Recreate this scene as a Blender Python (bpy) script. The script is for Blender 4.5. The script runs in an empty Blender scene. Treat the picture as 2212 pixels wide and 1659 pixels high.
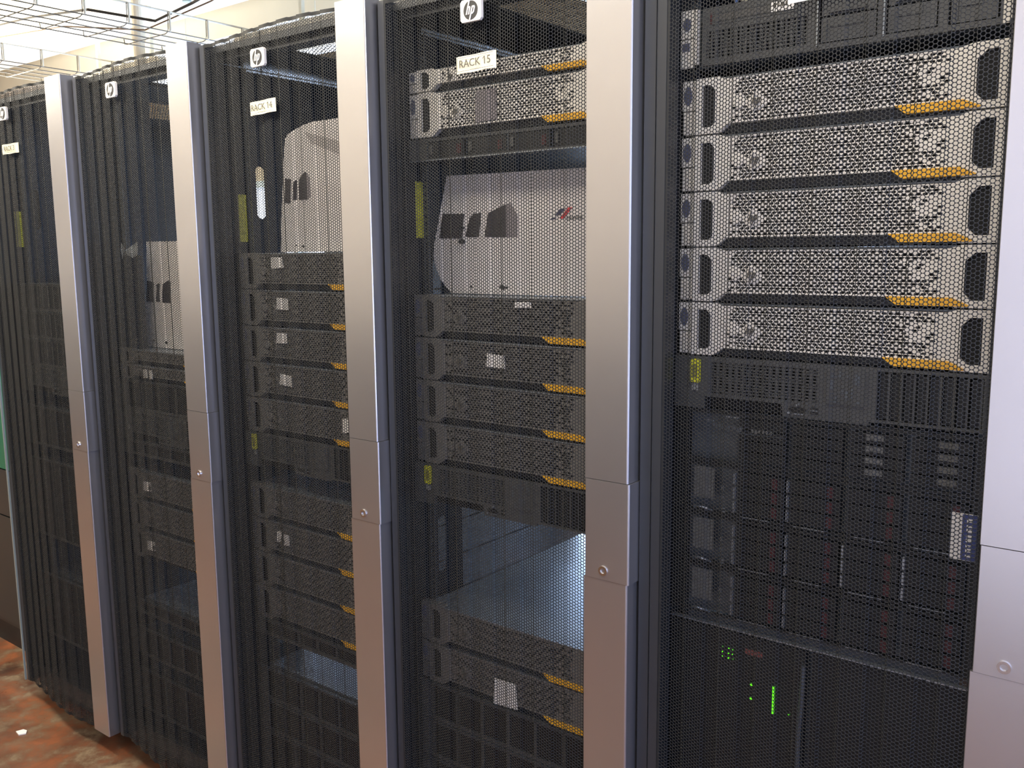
import bpy, bmesh, math, random
import numpy as np
from mathutils import Vector, Matrix
from mathutils.geometry import tessellate_polygon
random.seed(7)
S = bpy.context.scene
COL = S.collection

# ------------------------------------------------------------------ camera
cam = bpy.data.objects.new('camera', bpy.data.cameras.new('camera'))
COL.objects.link(cam); S.camera = cam
F = Vector((-0.60745, 0.78151, -0.14226)).normalized()
yaw, roll = 0.66073, -0.00867
r0 = Vector((math.cos(yaw), math.sin(yaw), 0)); u0 = r0.cross(F).normalized()
rr = r0*math.cos(roll) + u0*math.sin(roll); uu = -r0*math.sin(roll) + u0*math.cos(roll)
m = Matrix(((rr.x, uu.x, -F.x), (rr.y, uu.y, -F.y), (rr.z, uu.z, -F.z))).to_4x4()
m.translation = Vector((2.630, -1.2795, 1.4951)); cam.matrix_world = m
cam.data.sensor_width = 36.0; cam.data.lens = 1970.0/2212*36.0
cam.data.clip_start = 0.05; cam.data.clip_end = 60

# ------------------------------------------------------------------ light and exposure
S.view_settings.view_transform = 'Standard'; S.view_settings.look = 'None'
S.view_settings.exposure = 0.0; S.view_settings.gamma = 1.0
try: S.view_settings.use_curve_mapping = False
except Exception: pass
W = bpy.data.worlds.new('world'); S.world = W; W.use_nodes = True
W.node_tree.nodes['Background'].inputs[0].default_value = (0.75, 0.82, 1, 1)
W.node_tree.nodes['Background'].inputs[1].default_value = 0.6
S.cycles.use_denoising = True
S.cycles.max_bounces = 6; S.cycles.diffuse_bounces = 3; S.cycles.glossy_bounces = 3
S.cycles.transparent_max_bounces = 4; S.cycles.sample_clamp_indirect = 4.0

def area(name, loc, size, power, color, rot):
    d = bpy.data.lights.new(name, 'AREA'); d.shape = 'RECTANGLE'; d.size = size[0]; d.size_y = size[1]
    d.energy = power; d.color = color
    o = bpy.data.objects.new(name, d); o.location = loc; o.rotation_euler = rot; COL.objects.link(o); return o
WARM = (1.0, 0.91, 0.76); COOL = (0.72, 0.82, 1.0); NEUT = (1.0, 0.93, 0.82)
AISLE_LIGHTS = [(-2.5, -0.50), (-0.85, -0.50), (0.8, -0.50), (2.35, -0.50)]
for i, (lx, ly) in enumerate(AISLE_LIGHTS):          # light of the ceiling fixtures over the front aisle
    area('aisle_lamp_light', (lx, ly, 2.34), (1.2, 0.25), [32, 27, 23, 18][i], WARM, (0, 0, 0))
for lx in (-3.0, -1.0, 1.0):                        # added fill along the unseen back wall, brightens reflections in the trims
    area('wall_fill_light', (lx, -2.2, 2.62), (1.4, 0.2), 13, WARM, (math.radians(-25), 0, 0))
REAR_LIGHTS = [(-2.6, 1.75), (-0.7, 1.75), (1.2, 1.75)]
for i, (lx, ly) in enumerate(REAR_LIGHTS):
    area('rear_lamp_light', (lx, ly, 2.40), (1.2, 0.2), [24, 16, 16][i], COOL, (0, 0, 0))
area('far_fill_light', (-4.6, 1.6, 2.36), (1.3, .25), 120, (1, .96, .88), (0, 0, 0))  # added fill that brightens the far-left walls
area('ceiling_wash', (-3.6, 0.9, 2.40), (1.6, 1.2), 110, (1, .95, .84), (math.pi, 0, 0))  # added upward fill without a fixture, brightens the far-left ceiling
area('rear_fill_daylight', (-1.4, 3.15, 1.25), (6.0, 1.5), 310, (0.50, 0.68, 1.0), (math.radians(-90), 0, 0))  # added bluish fill at the rear window, lights the rack gaps
# daylight through the two windows of the aisle
area('side_window_daylight', (4.35, -1.2, 1.6), (2.0, 1.8), 70, (0.42, 0.54, 1.0), (0, math.radians(90), 0))
area('back_window_daylight', (2.75, -2.52, 1.35), (2.2, 2.3), 7, (0.84, 0.84, 1.0), (math.radians(90), 0, 0))

# ------------------------------------------------------------------ materials
def mat(name, col, metal=0.0, rough=0.5, grain=0.0, gscale=60.0, bump=0.0, emit=None, es=0.0, spec=0.5, stretch=None):
    M = bpy.data.materials.new(name); M.use_nodes = True
    nt = M.node_tree; b = nt.nodes['Principled BSDF']
    b.inputs['Base Color'].default_value = (*col, 1); b.inputs['Metallic'].default_value = metal
    b.inputs['Roughness'].default_value = rough; b.inputs['Specular IOR Level'].default_value = spec
    if grain or bump:
        tc = nt.nodes.new('ShaderNodeTexCoord'); mp = nt.nodes.new('ShaderNodeMapping')
        if stretch: mp.inputs['Scale'].default_value = stretch
        n = nt.nodes.new('ShaderNodeTexNoise'); n.inputs['Scale'].default_value = gscale; n.inputs['Detail'].default_value = 3
        nt.links.new(tc.outputs['Object'], mp.inputs[0]); nt.links.new(mp.outputs[0], n.inputs['Vector'])
        if grain:
            mr = nt.nodes.new('ShaderNodeMapRange'); mr.inputs['To Min'].default_value = 1-grain; mr.inputs['To Max'].default_value = 1+grain
            nt.links.new(n.outputs['Fac'], mr.inputs['Value'])
            mx = nt.nodes.new('ShaderNodeVectorMath'); mx.operation = 'SCALE'; mx.inputs[0].default_value = col
            nt.links.new(mr.outputs[0], mx.inputs['Scale']); nt.links.new(mx.outputs[0], b.inputs['Base Color'])
        if bump:
            bp = nt.nodes.new('ShaderNodeBump'); bp.inputs['Strength'].default_value = bump; bp.inputs['Distance'].default_value = 0.001
            nt.links.new(n.outputs['Fac'], bp.inputs['Height']); nt.links.new(bp.outputs[0], b.inputs['Normal'])
    if emit:
        b.inputs['Emission Color'].default_value = (*emit, 1); b.inputs['Emission Strength'].default_value = es
    return M

SILVER = mat('satin_silver', (0.56, 0.55, 0.56), 0.92, 0.30, 0.05, 6, 0.0)
CHROME = mat('chrome', (0.75, 0.74, 0.74), 1.0, 0.18)
MESHM = mat('black_mesh_paint', (0.020, 0.021, 0.021), 0.0, 0.50, 0.1, 200, spec=0.22)
FRAME = mat('graphite_frame', (0.034, 0.037, 0.041), 0.1, 0.38, 0.06, 40, spec=0.5)
INNER = mat('black_steel', (0.020, 0.022, 0.026), 0.2, 0.45, 0.1, 50)
NAVY = mat('dark_galvanised', (0.045, 0.053, 0.070), 0.6, 0.42, 0.15, 30)
STEEL = mat('galvanised_steel', (0.42, 0.46, 0.50), 0.75, 0.38, 0.12, 25)
DSTEEL = mat('dark_chassis_steel', (0.14, 0.16, 0.18), 0.6, 0.40, 0.12, 25)
LBEZ = mat('silver_grey_bezel', (0.88, 0.83, 0.74), 0.0, 0.42, 0.05, 80)
DBEZ = mat('dull_grey_bezel', (0.235, 0.225, 0.205), 0.25, 0.42, 0.06, 80)
CARBON = mat('carbon_plastic', (0.080, 0.082, 0.080), 0.0, 0.5, 0.1, 120)
BLACK = mat('black_plastic', (0.010, 0.011, 0.012), 0.0, 0.5, 0.1, 100)
YELLOW = mat('amber_plastic', (0.95, 0.50, 0.03), 0.0, 0.38, 0.05, 50)
LEMON = mat('yellow_tag', (0.80, 0.78, 0.04), 0.0, 0.5, 0.05, 50)
STRIPY = mat('yellow_tape', (0.62, 0.60, 0.06), 0.0, 0.6, 0.25, 60)
WHITE = mat('white_plastic', (0.84, 0.79, 0.76), 0.0, 0.5, 0.03, 20)
PAPER = mat('white_paper', (0.86, 0.83, 0.78), 0.0, 0.7, 0.04, 90)
CREAM = mat('cream_label', (0.88, 0.84, 0.62), 0.0, 0.6, 0.03, 60)
INK = mat('black_ink', (0.02, 0.02, 0.02), 0.0, 0.6, 0.1, 100)
GREYINK = mat('grey_ink', (0.10, 0.09, 0.07), 0.0, 0.6, 0.1, 100)
RED = mat('red_print', (0.62, 0.04, 0.05), 0.0, 0.5, 0.1, 100)
DRED = mat('dark_red_plastic', (0.060, 0.014, 0.017), 0.0, 0.45, 0.1, 100)
BLUE = mat('dark_blue_print', (0.05, 0.07, 0.22), 0.0, 0.5, 0.1, 100)
BLUEL = mat('blue_label', (0.10, 0.11, 0.17), 0.0, 0.5, 0.1, 100)
TINT = mat('tinted_glass', (0.045, 0.040, 0.045), 0.0, 0.25, 0.1, 60)
MAUVE = mat('grey_mauve_plastic', (0.27, 0.24, 0.25), 0.0, 0.4, 0.1, 60)
GREENLED = mat('green_led', (0.05, 0.3, 0.02), 0, 0.4, emit=(0.12, 1.0, 0.01), es=1.6)
GREENREFL = mat('green_reflection_paint', (0.018, 0.150, 0.085), 0.0, 0.30, 0.1, 8, spec=0.3)  # reflection colour painted onto the cabinet's dark gloss door
GREYP = mat('dark_grey_gloss', (0.030, 0.034, 0.034), 0.0, 0.30, 0.15, 5, spec=0.3)
TEAL = mat('pale_grey_trim', (0.30, 0.36, 0.36), 0.4, 0.35, 0.05, 20)
WIRE = mat('zinc_wire', (0.15, 0.135, 0.11), 0.6, 0.4, 0.1, 60)
WIREL = mat('cream_painted_wire', (0.80, 0.76, 0.62), 0.0, 0.45, 0.05, 60)
CABLE = mat('black_cable', (0.03, 0.026, 0.02), 0.0, 0.5, 0.1, 60)
LAMPE = mat('lamp_diffuser', (0.9, 0.9, 0.85), 0, 0.5, emit=(1.0, 0.93, 0.80), es=3.0)
LAMPC = mat('cool_tube', (0.9, 0.9, 0.95), 0, 0.5, emit=(0.75, 0.85, 1.0), es=7.0)
GLOWW = mat('bright_window', (0.9, 0.9, 0.95), 0, 0.3, emit=(0.80, 0.80, 1.0), es=0.35)
WALLP = mat('cream_wall_paint', (0.74, 0.66, 0.54), 0.0, 0.6, 0.05, 4, 0.1)
WALLC = mat('pale_grey_wall_paint', (0.62, 0.63, 0.64), 0.0, 0.6, 0.05, 4, 0.1)
BEAMP = mat('white_beam_paint', (0.86, 0.80, 0.66), 0.0, 0.6, 0.04, 5)
TANP = mat('tan_ceiling_paint', (0.56, 0.47, 0.33), 0.0, 0.7, 0.05, 5)
RECESS = mat('deep_shade_plastic', (0.004, 0.004, 0.004), 0, 0.8)

def floor_material():
    M = bpy.data.materials.new('worn_brown_floor'); M.use_nodes = True
    nt = M.node_tree; b = nt.nodes['Principled BSDF']; N = nt.nodes.new; L = nt.links.new
    tc = N('ShaderNodeTexCoord')
    n1 = N('ShaderNodeTexNoise'); n1.inputs['Scale'].default_value = 2.6; n1.inputs['Detail'].default_value = 6; n1.inputs['Distortion'].default_value = 1.2
    n2 = N('ShaderNodeTexNoise'); n2.inputs['Scale'].default_value = 9; n2.inputs['Detail'].default_value = 8; n2.inputs['Roughness'].default_value = 0.7
    n3 = N('ShaderNodeTexNoise'); n3.inputs['Scale'].default_value = 26; n3.inputs['Detail'].default_value = 4
    for n in (n1, n2, n3): L(tc.outputs['Object'], n.inputs['Vector'])
    c1 = N('ShaderNodeValToRGB'); e = c1.color_ramp.elements
    e[0].position = 0.36; e[0].color = (0.066, 0.029, 0.018, 1); e[1].position = 0.64; e[1].color = (0.32, 0.108, 0.043, 1)
    c2 = N('ShaderNodeValToRGB'); e = c2.color_ramp.elements
    e[0].position = 0.42; e[0].color = (0.052, 0.040, 0.026, 1); e[1].position = 0.66; e[1].color = (0.25, 0.175, 0.105, 1)
    L(n1.outputs['Fac'], c1.inputs[0]); L(n2.outputs['Fac'], c2.inputs[0])
    mf = N('ShaderNodeMapRange'); mf.inputs['From Min'].default_value = 0.42; mf.inputs['From Max'].default_value = 0.6
    L(n2.outputs['Fac'], mf.inputs['Value'])
    mx = N('ShaderNodeMix'); mx.data_type = 'RGBA'
    L(mf.outputs[0], mx.inputs['Factor']); L(c1.outputs[0], mx.inputs['A']); L(c2.outputs[0], mx.inputs['B'])
    # fine light scratches
    mp = N('ShaderNodeMapping'); mp.inputs['Rotation'].default_value = (0, 0, 0.5); mp.inputs['Scale'].default_value = (2, 45, 1)
    L(tc.outputs['Object'], mp.inputs[0])
    n4 = N('ShaderNodeTexNoise'); n4.inputs['Scale'].default_value = 1.5; n4.inputs['Detail'].default_value = 5; L(mp.outputs[0], n4.inputs['Vector'])
    sf = N('ShaderNodeMapRange'); sf.inputs['From Min'].default_value = 0.70; sf.inputs['From Max'].default_value = 0.80; sf.inputs['To Max'].default_value = 0.5
    L(n4.outputs['Fac'], sf.inputs['Value'])
    m2 = N('ShaderNodeMix'); m2.data_type = 'RGBA'; m2.inputs['B'].default_value = (0.42, 0.34, 0.24, 1)
    L(sf.outputs[0], m2.inputs['Factor']); L(mx.outputs['Result'], m2.inputs['A'])
    L(m2.outputs['Result'], b.inputs['Base Color'])
    rg = N('ShaderNodeMapRange'); rg.inputs['To Min'].default_value = 0.18; rg.inputs['To Max'].default_value = 0.5
    L(n3.outputs['Fac'], rg.inputs['Value']); L(rg.outputs[0], b.inputs['Roughness'])
    bp = N('ShaderNodeBump'); bp.inputs['Strength'].default_value = 0.25; bp.inputs['Distance'].default_value = 0.004
    L(n2.outputs['Fac'], bp.inputs['Height']); L(bp.outputs[0], b.inputs['Normal'])
    return M
FLOORM = floor_material()

# ------------------------------------------------------------------ mesh helpers
class MB:
    def __init__(s): s.v = []; s.f = []; s.m = []
    def face(s, pts, mi=0):
        i = len(s.v); s.v += [tuple(p) for p in pts]; s.f.append(tuple(range(i, i+len(pts)))); s.m.append(mi)
    def box(s, x0, x1, y0, y1, z0, z1, mi=0):
        i = len(s.v)
        s.v += [(x0,y0,z0),(x1,y0,z0),(x1,y1,z0),(x0,y1,z0),(x0,y0,z1),(x1,y0,z1),(x1,y1,z1),(x0,y1,z1)]
        for q in ((0,1,5,4),(1,2,6,5),(2,3,7,6),(3,0,4,7),(4,5,6,7),(3,2,1,0)):
            s.f.append(tuple(i+k for k in q)); s.m.append(mi)
        return s
    def rbox(s, x0, x1, y0, y1, z0, z1, c, mi=0):      # box with chamfered vertical edges
        s.prism_z([(x0+c,y0),(x1-c,y0),(x1,y0+c),(x1,y1-c),(x1-c,y1),(x0+c,y1),(x0,y1-c),(x0,y0+c)], z0, z1, mi); return s
    def prism_z(s, poly, z0, z1, mi=0):
        i = len(s.v); n = len(poly)
        s.v += [(x,y,z0) for x,y in poly] + [(x,y,z1) for x,y in poly]
        for k in range(n): s.f.append((i+k, i+(k+1)%n, i+n+(k+1)%n, i+n+k)); s.m.append(mi)
        s.f.append(tuple(i+n+k for k in range(n))); s.m.append(mi); s.f.append(tuple(i+k for k in reversed(range(n)))); s.m.append(mi)
        return s
    def plate(s, outer, holes, a0, a1, mi=0, axis='y', back=True):
        # flat plate with holes; outline in (x,z) for axis y, (y,z) for axis x, (x,y) for axis z
        def P(u, w, a): return (u, a, w) if axis == 'y' else ((a, u, w) if axis == 'x' else (u, w, a))
        loops = [outer] + list(holes)
        tri = tessellate_polygon([[Vector((u, w, 0)) for u, w in L] for L in loops])
        flat = [q for L in loops for q in L]; i = len(s.v)
        s.v += [P(u, w, a0) for u, w in flat] + [P(u, w, a1) for u, w in flat]; n = len(flat)
        for t in tri:
            s.f.append((i+t[0], i+t[1], i+t[2])); s.m.append(mi)
            if back: s.f.append((i+n+t[2], i+n+t[1], i+n+t[0])); s.m.append(mi)
        o = 0
        for L in loops:
            k = len(L)
            for j in range(k): s.f.append((i+o+j, i+o+(j+1)%k, i+n+o+(j+1)%k, i+n+o+j)); s.m.append(mi)
            o += k
        return s
    def disc(s, cx, cz, r, y0, y1, n=20, mi=0, rx=None):
        rx = rx or r
        s.plate([(cx+rx*math.cos(2*math.pi*k/n), cz+r*math.sin(2*math.pi*k/n)) for k in range(n)], [], y0, y1, mi); return s
    def tube(s, pts, r, n=6, mi=0):
        pts = [Vector(p) for p in pts]; i0 = len(s.v)
        for j, p in enumerate(pts):
            d = (pts[min(j+1, len(pts)-1)] - pts[max(j-1, 0)]).normalized()
            a = d.cross(Vector((0,0,1)) if abs(d.z) < .9 else Vector((1,0,0))).normalized(); b = d.cross(a)
            for k in range(n):
                t = 2*math.pi*k/n; s.v.append(tuple(p + (a*math.cos(t) + b*math.sin(t))*r))
        for j in range(len(pts)-1):
            for k in range(n):
                s.f.append((i0+j*n+k, i0+j*n+(k+1)%n, i0+(j+1)*n+(k+1)%n, i0+(j+1)*n+k)); s.m.append(mi)
        s.f.append(tuple(i0+k for k in range(n))); s.m.append(mi)
        s.f.append(tuple(i0+(len(pts)-1)*n+k for k in reversed(range(n)))); s.m.append(mi)
        return s
    def mesh(s, name, mats):
        me = bpy.data.meshes.new(name); me.from_pydata(s.v, [], s.f)
        for q in (mats if isinstance(mats, (list, tuple)) else [mats]): me.materials.append(q)
        me.polygons.foreach_set('material_index', s.m)
        me.update(); return me
    def obj(s, name, mats, parent=None, fix=True):
        me = s.mesh(name, mats)
        return link(name, me, parent)
def link(name, me, parent=None, loc=None):
    o = bpy.data.objects.new(name, me); COL.objects.link(o)
    if parent: o.parent = parent
    if loc: o.location = loc
    return o
def tag(o, label=None, cat=None, group=None, kind=None):
    if label: o['label'] = label
    if cat: o['category'] = cat
    if group: o['group'] = group
    if kind: o['kind'] = kind
    return o
def empty(name, loc, label, cat, group=None):
    o = bpy.data.objects.new(name, None); COL.objects.link(o); o.location = loc; o.empty_display_size = .05
    return tag(o, label, cat, group)
def box(name, m, parent, *a, mi=0): return MB().box(*a).obj(name, m, parent)
def bevel(o, w, seg=2):
    md = o.modifiers.new('bevel', 'BEVEL'); md.width = w; md.segments = seg; md.limit_method = 'ANGLE'; md.angle_limit = math.radians(40); return o
def copy_tree(o, parent=None, loc=None):
    c = o.copy(); COL.objects.link(c); c.parent = parent
    if loc: c.location = loc
    for ch in o.children: copy_tree(ch, c)
    return c
def text_mesh(txt, size, depth, m, align='CENTER', name='lettering', shear=0.0, bold=0.0):
    cu = bpy.data.curves.new(name, 'FONT'); cu.body = txt; cu.size = size; cu.extrude = depth; cu.align_x = align; cu.align_y = 'CENTER'
    cu.shear = shear; cu.offset = bold; cu.resolution_u = 3
    t = bpy.data.objects.new(name, cu); COL.objects.link(t)
    dg = bpy.context.evaluated_depsgraph_get(); me = bpy.data.meshes.new_from_object(t.evaluated_get(dg))
    bpy.data.objects.remove(t); me.transform(Matrix.Rotation(math.pi/2, 4, 'X')); me.materials.clear(); me.materials.append(m); me.name = name
    return me
def obround(cx, cz, w, h, n=6):
    r = w/2; P = []
    for k in range(n+1): t = math.pi*k/n; P.append((cx+r*math.cos(t), cz+h/2-r+r*math.sin(t)))
    for k in range(n+1): t = math.pi+math.pi*k/n; P.append((cx+r*math.cos(t), cz-h/2+r+r*math.sin(t)))
    return P
def chamf(x0, x1, z0, z1, c): return [(x0+c,z0),(x1-c,z0),(x1,z0+c),(x1,z1-c),(x1-c,z1),(x0+c,z1),(x0,z1-c),(x0,z0+c)]

# ------------------------------------------------------------------ room
def struct(name, m, *a): return tag(box(name, m, None, *a), kind='structure')
struct('floor', FLOORM, -7, 4.5, -2.7, 3.3, -0.05, 0)
struct('wall_back', WALLP, -7, 4.5, -2.7, -2.6, 0, 3.1)
struct('trim_4', mat('added_dark_dado', (0.085, 0.075, 0.065), 0, 0.5, 0.1, 5), -7, 1.60, -2.6, -2.575, 0, 1.15)  # unseen dark panel added to deepen low reflections in the silver trims
struct('wall_rear', TANP, -7, 4.5, 3.2, 3.3, 0, 3.1)
struct('wall_left', WALLP, -7.1, -7, -2.7, 3.3, 0, 3.1)
struct('wall_right', WALLC, 4.5, 4.6, -2.7, 3.3, 0, 3.1)
struct('ceiling', TANP, -7, 4.5, -2.7, 3.3, 3.1, 3.2)
for n, (y0, y1, z0) in enumerate([(1.62, 2.04, 2.90), (2.42, 2.8, 2.88), (0.3, 0.6, 2.95)]):
    tag(box('trim_%d' % (n+1), BEAMP, None, -7, 4.5, y0, y1, z0, 3.1), kind='structure')
wb = struct('window_1', GLOWW, 1.65, 3.85, -2.6, -2.57, 0.05, 2.5)
fr = MB()
for x in (1.62, 2.73, 3.82): fr.box(x, x+.05, -2.6, -2.54, .02, 2.53)
for z in (.02, 1.33, 2.5): fr.box(1.62, 3.87, -2.6, -2.54, z, z+.05)
fr.obj('window_frame', TEAL, wb)
wr = struct('window_2', GLOWW, 4.47, 4.5, -2.2, -0.2, 0.7, 2.5)
fr = MB()
for y in (-2.22, -1.2, -0.22): fr.box(4.44, 4.5, y, y+.05, .68, 2.53)
for z in (.66, 2.5): fr.box(4.44, 4.5, -2.22, -.17, z, z+.05)
fr.obj('window_frame', TEAL, wr)

w3 = struct('added_window_3', mat('rear_glow_panel', (.9,.9,.95), 0, .3, emit=(.62,.78,1.0), es=1.5), -4.4, 1.6, 3.17, 3.2, 0.5, 2.0)  # unseen glowing window added to send blue light into the racks
fr = MB()
for x in (-4.42, -2.82, -1.35, .12, 1.57): fr.box(x, x+.05, 3.12, 3.2, .47, 2.03)
for z in (.45, 2.0): fr.box(-4.42, 1.62, 3.12, 3.2, z, z+.05)
fr.obj('window_frame', TEAL, w3)

def fixture(x, y, z, em, label, group):
    t = empty('ceiling_lamp', (x, y, z), label, 'lamp', group)
    MB().plate([(-.66,0),(.66,0),(.6,.06),(-.6,.06)], [], -.16, .16).obj('housing', BEAMP, t)
    for dy in (-.07, .07):
        MB().tube([(-.58,dy,-.018),(.58,dy,-.018)], .016, 10).obj('tube', em, t)
    for dx in (-.62, .6): box('end_cap', WIREL, t, dx, dx+.02, -.11, .11, -.04, 0)
    for dx in (-.3, .28): box('hanger', WIREL, t, dx, dx+.02, -.01, .01, .05, 3.1-z)
    return t
for (x, y), l in zip(AISLE_LIGHTS, ('farthest left', 'before the RACK 3 rack', 'before the white covers', 'nearest the camera')): fixture(x, y, 2.42, LAMPE, 'warm twin-tube lamp hanging over the aisle, the one ' + l, 'aisle lamps')
for x, l in zip((-3.0, -1.0, 1.0), ('farthest left', 'middle', 'nearest')): fixture(x, -2.2, 2.70, LAMPE, 'added warm twin-tube lamp along the unseen wall behind the camera, the %s one' % l, 'added wall lamps')
fixture(-4.6, 1.6, 2.46, LAMPE, 'added bright twin-tube lamp hanging far left, beyond the green cabinet', 'rear lamps')
for (x, y), l in zip(REAR_LIGHTS, ('left of the wire trays', 'above the RACK 3 rack', 'above RACK 14')): fixture(x, y, 2.50, LAMPC, 'cool twin-tube lamp hanging behind the racks, ' + l, 'rear lamps')

# ------------------------------------------------------------------ rack door (meshes shared by all racks)
ZB, ZT = 0.062, 1.985
def door_profile():
    xs = np.array([.118,.135,.22,.26,.33,.37,.41,.48,.53,.59,.606]); ys = np.array([.030,.027,.019,.014,.004,-.004,-.009,-.009,-.004,.004,.006])
    c = np.polyfit(xs, ys, 3)
    pts = []; x = .118; base = lambda q: float(np.polyval(c, q)) + .003
    folds = []
    k = .162 - .066
    while k < .62:
        folds += [(k, 0), (k+.0035, 1), (k+.0395, 1), (k+.043, 0)]; k += .066
    pts.append((.118, base(.118) - .006))
    for q, up in folds:
        if .122 < q < .602: pts.append((q, base(q) - (.0042 if up else 0)))
    pts.append((.606, base(.606) - .002))
    return pts
PROF = door_profile()
def hex_sheet(name, prof, zb, zt, pitch, colw, hole, thick, border_z, m, axis='z'):
    P = np.array(prof); seg = np.sqrt((np.diff(P, axis=0)**2).sum(1)); cs = np.concatenate([[0], np.cumsum(seg)]); T = cs[-1]
    ncol = int((T-.004)/colw); s0 = (T-ncol*colw)/2 + colw/2
    nrow = int((zt-zb-2*border_z)/pitch); z0 = (zb+zt)/2 - nrow*pitch/2 + pitch/2
    ci, ri = np.meshgrid(np.arange(ncol), np.arange(nrow), indexing='ij')
    cs_ = s0 + ci.ravel()*colw; cz = z0 + ri.ravel()*pitch + (ci.ravel() % 2)*pitch/2 - pitch/4
    a = colw*2/3                                   # half-width of a cell
    oh = np.array([(a,0),(a/2,pitch/2),(-a/2,pitch/2),(-a,0),(-a/2,-pitch/2),(a/2,-pitch/2)])
    t = np.arange(12)*math.pi/6; ih = np.stack([np.cos(t)*hole*1.04, np.sin(t)*hole], 1)
    n = len(cs_)
    loc = np.concatenate([oh, ih, ih]); k = 30 - 0
    k = len(loc)
    sv = cs_[:,None] + loc[None,:,0]; zv = cz[:,None] + loc[None,:,1]
    sv = np.clip(sv, 0, T)
    X = np.interp(sv, cs, P[:,0]); Y = np.interp(sv, cs, P[:,1])
    j = np.clip(np.searchsorted(cs, sv)-1, 0, len(seg)-1); d = np.diff(P, axis=0)/seg[:,None]
    back = np.zeros(k); back[18:] = thick
    X = X + back*(-d[j,1]); Y = Y + back*(d[j,0])
    V = np.stack([X, Y, zv], -1).reshape(-1, 3)
    tri = []
    for e in range(6):
        i0, i1, i2 = 6+2*e, 6+2*e+1, 6+(2*e+2) % 12
        tri += [(e, i0, i1)[::-1], (e, i1, (e+1) % 6)[::-1], ((e+1) % 6, i1, i2)[::-1]]
    for e in range(12):
        a0, a1 = 6+e, 6+(e+1) % 12; tri += [(a0, a1, a1+12), (a0, a1+12, a0+12)]
    tri = np.array(tri); Fc = (np.arange(n)[:,None,None]*k + tri[None]).reshape(-1, 3)
    # solid borders following the folded sheet
    bv = []; bf = []
    def strip(z_a, z_b):
        i = len(V) + len(bv)
        for x, y in prof: bv.extend([(x, y, z_a), (x, y, z_b)])
        for q in range(len(prof)-1): b = i+2*q; bf.append((b, b+2, b+3)); bf.append((b, b+3, b+1))
    lo = z0 - pitch*.5; hi = z0 + nrow*pitch
    strip(zb, lo + pitch*.1); strip(hi - pitch*.1, zt)
    for (sa, sb) in ((0, s0 - colw*.35), (s0+(ncol-1)*colw+colw*.35, T)):
        i = len(V)+len(bv)
        for q in (sa, sb):
            x = float(np.interp(q, cs, P[:,0])); y = float(np.interp(q, cs, P[:,1])); bv.extend([(x, y+.0002, zb), (x, y+.0002, zt)])
        bf += [(i, i+2, i+3), (i, i+3, i+1)]
    V = np.concatenate([V, np.array(bv)]); Fc = np.concatenate([Fc, np.array(bf)])
    me = bpy.data.meshes.new(name); me.vertices.add(len(V)); me.vertices.foreach_set('co', V.ravel().astype(np.float32))
    me.loops.add(Fc.size); me.loops.foreach_set('vertex_index', Fc.ravel().astype(np.int32))
    me.polygons.add(len(Fc)); me.polygons.foreach_set('loop_start', (np.arange(len(Fc))*3).astype(np.int32))
    me.update(calc_edges=True); me.materials.append(m); return me
SHEET = hex_sheet('perforated_panel', PROF, ZB+.004, ZT-.006, .00572, .0052, .00250, .0009, .008, MESHM)

def badge_meshes():
    plate = MB().plate(chamf(-.0235, .0235, -.0185, .0185, .004), [], -.006, 0).mesh('badge', LBEZ2)
    disc = MB().disc(0, 0, .0158, -.0066, -.006, 28).mesh('badge_disc', INK)
    # the two slanted letters drawn as strokes
    b = MB(); sh = .30; w = .0028
    def stroke(pts, wd=w):
        for (x0, z0), (x1, z1) in zip(pts[:-1], pts[1:]):
            d = Vector((x1-x0, z1-z0)).normalized(); nx, nz = -d.y*wd/2, d.x*wd/2; e = d*wd*.3
            q = [(x0+nx-e.x, z0+nz-e.y), (x1+nx+e.x, z1+nz+e.y), (x1-nx+e.x, z1-nz+e.y), (x0-nx-e.x, z0-nz-e.y)]
            b.plate([(u+sh*v, v) for u, v in q], [], -.0074, -.0066)
    stroke([(-.0070,-.0060),(-.0070,.0150)]); stroke([(-.0070,.0048),(-.0034,.0052),(-.0020,.0036),(-.0020,-.0060)])
    stroke([(.0030,-.0152),(.0030,.0048)]); stroke([(.0030,.0052),(.0066,.0052),(.0082,.0036),(.0082,-.0036),(.0066,-.0056),(.0030,-.0056)])
    return plate, disc, b.mesh('badge_letters', LBEZ2)
LBEZ2 = mat('brushed_badge_silver', (0.82, 0.78, 0.72), 0.3, 0.35, 0.04, 60)
BADGE = badge_meshes()

def trim_mesh(z0, z1, x0, x1, y0, name):
    c = .0034
    return MB().prism_z([(x0+.001,y0),(x1-c,y0),(x1-c*.62,y0+c*.08),(x1-c*.29,y0+c*.29),(x1-c*.08,y0+c*.62),(x1,y0+c),(x1,.040),(x0,.040),(x0,y0+.001)], z0, z1).mesh(name, SILVER)
TRIMS = [('upper_trim', trim_mesh(1.1135, ZT+.002, .600, .685, 0, 'upper_trim')),
         ('lower_trim', trim_mesh(ZB-.002, .9380, .598, .685, 0, 'lower_trim'))]
LATCH = trim_mesh(.9388, 1.1127, .6015, .6885, -.0012, 'latch_handle')
LOCK = MB().plate([(.6385+.0085*math.cos(2*math.pi*k/20), .955+.0085*math.sin(2*math.pi*k/20)) for k in range(20)],
                  [[(.6385+.0048*math.cos(2*math.pi*k/12), .955+.0048*math.sin(2*math.pi*k/12)) for k in range(12)]], -.0035, .002).disc(.6385, .955, .0048, .0015, .002).mesh('lock', CHROME)
KEYH = MB().plate(obround(.6385, .955, .0022, .007), [], .0002, .0015).mesh('keyhole', BLACK)
df = MB()
df.rbox(.0968, .1185, .028, .066, ZB, ZT-.006, .003)                       # hinge side strip
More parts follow.
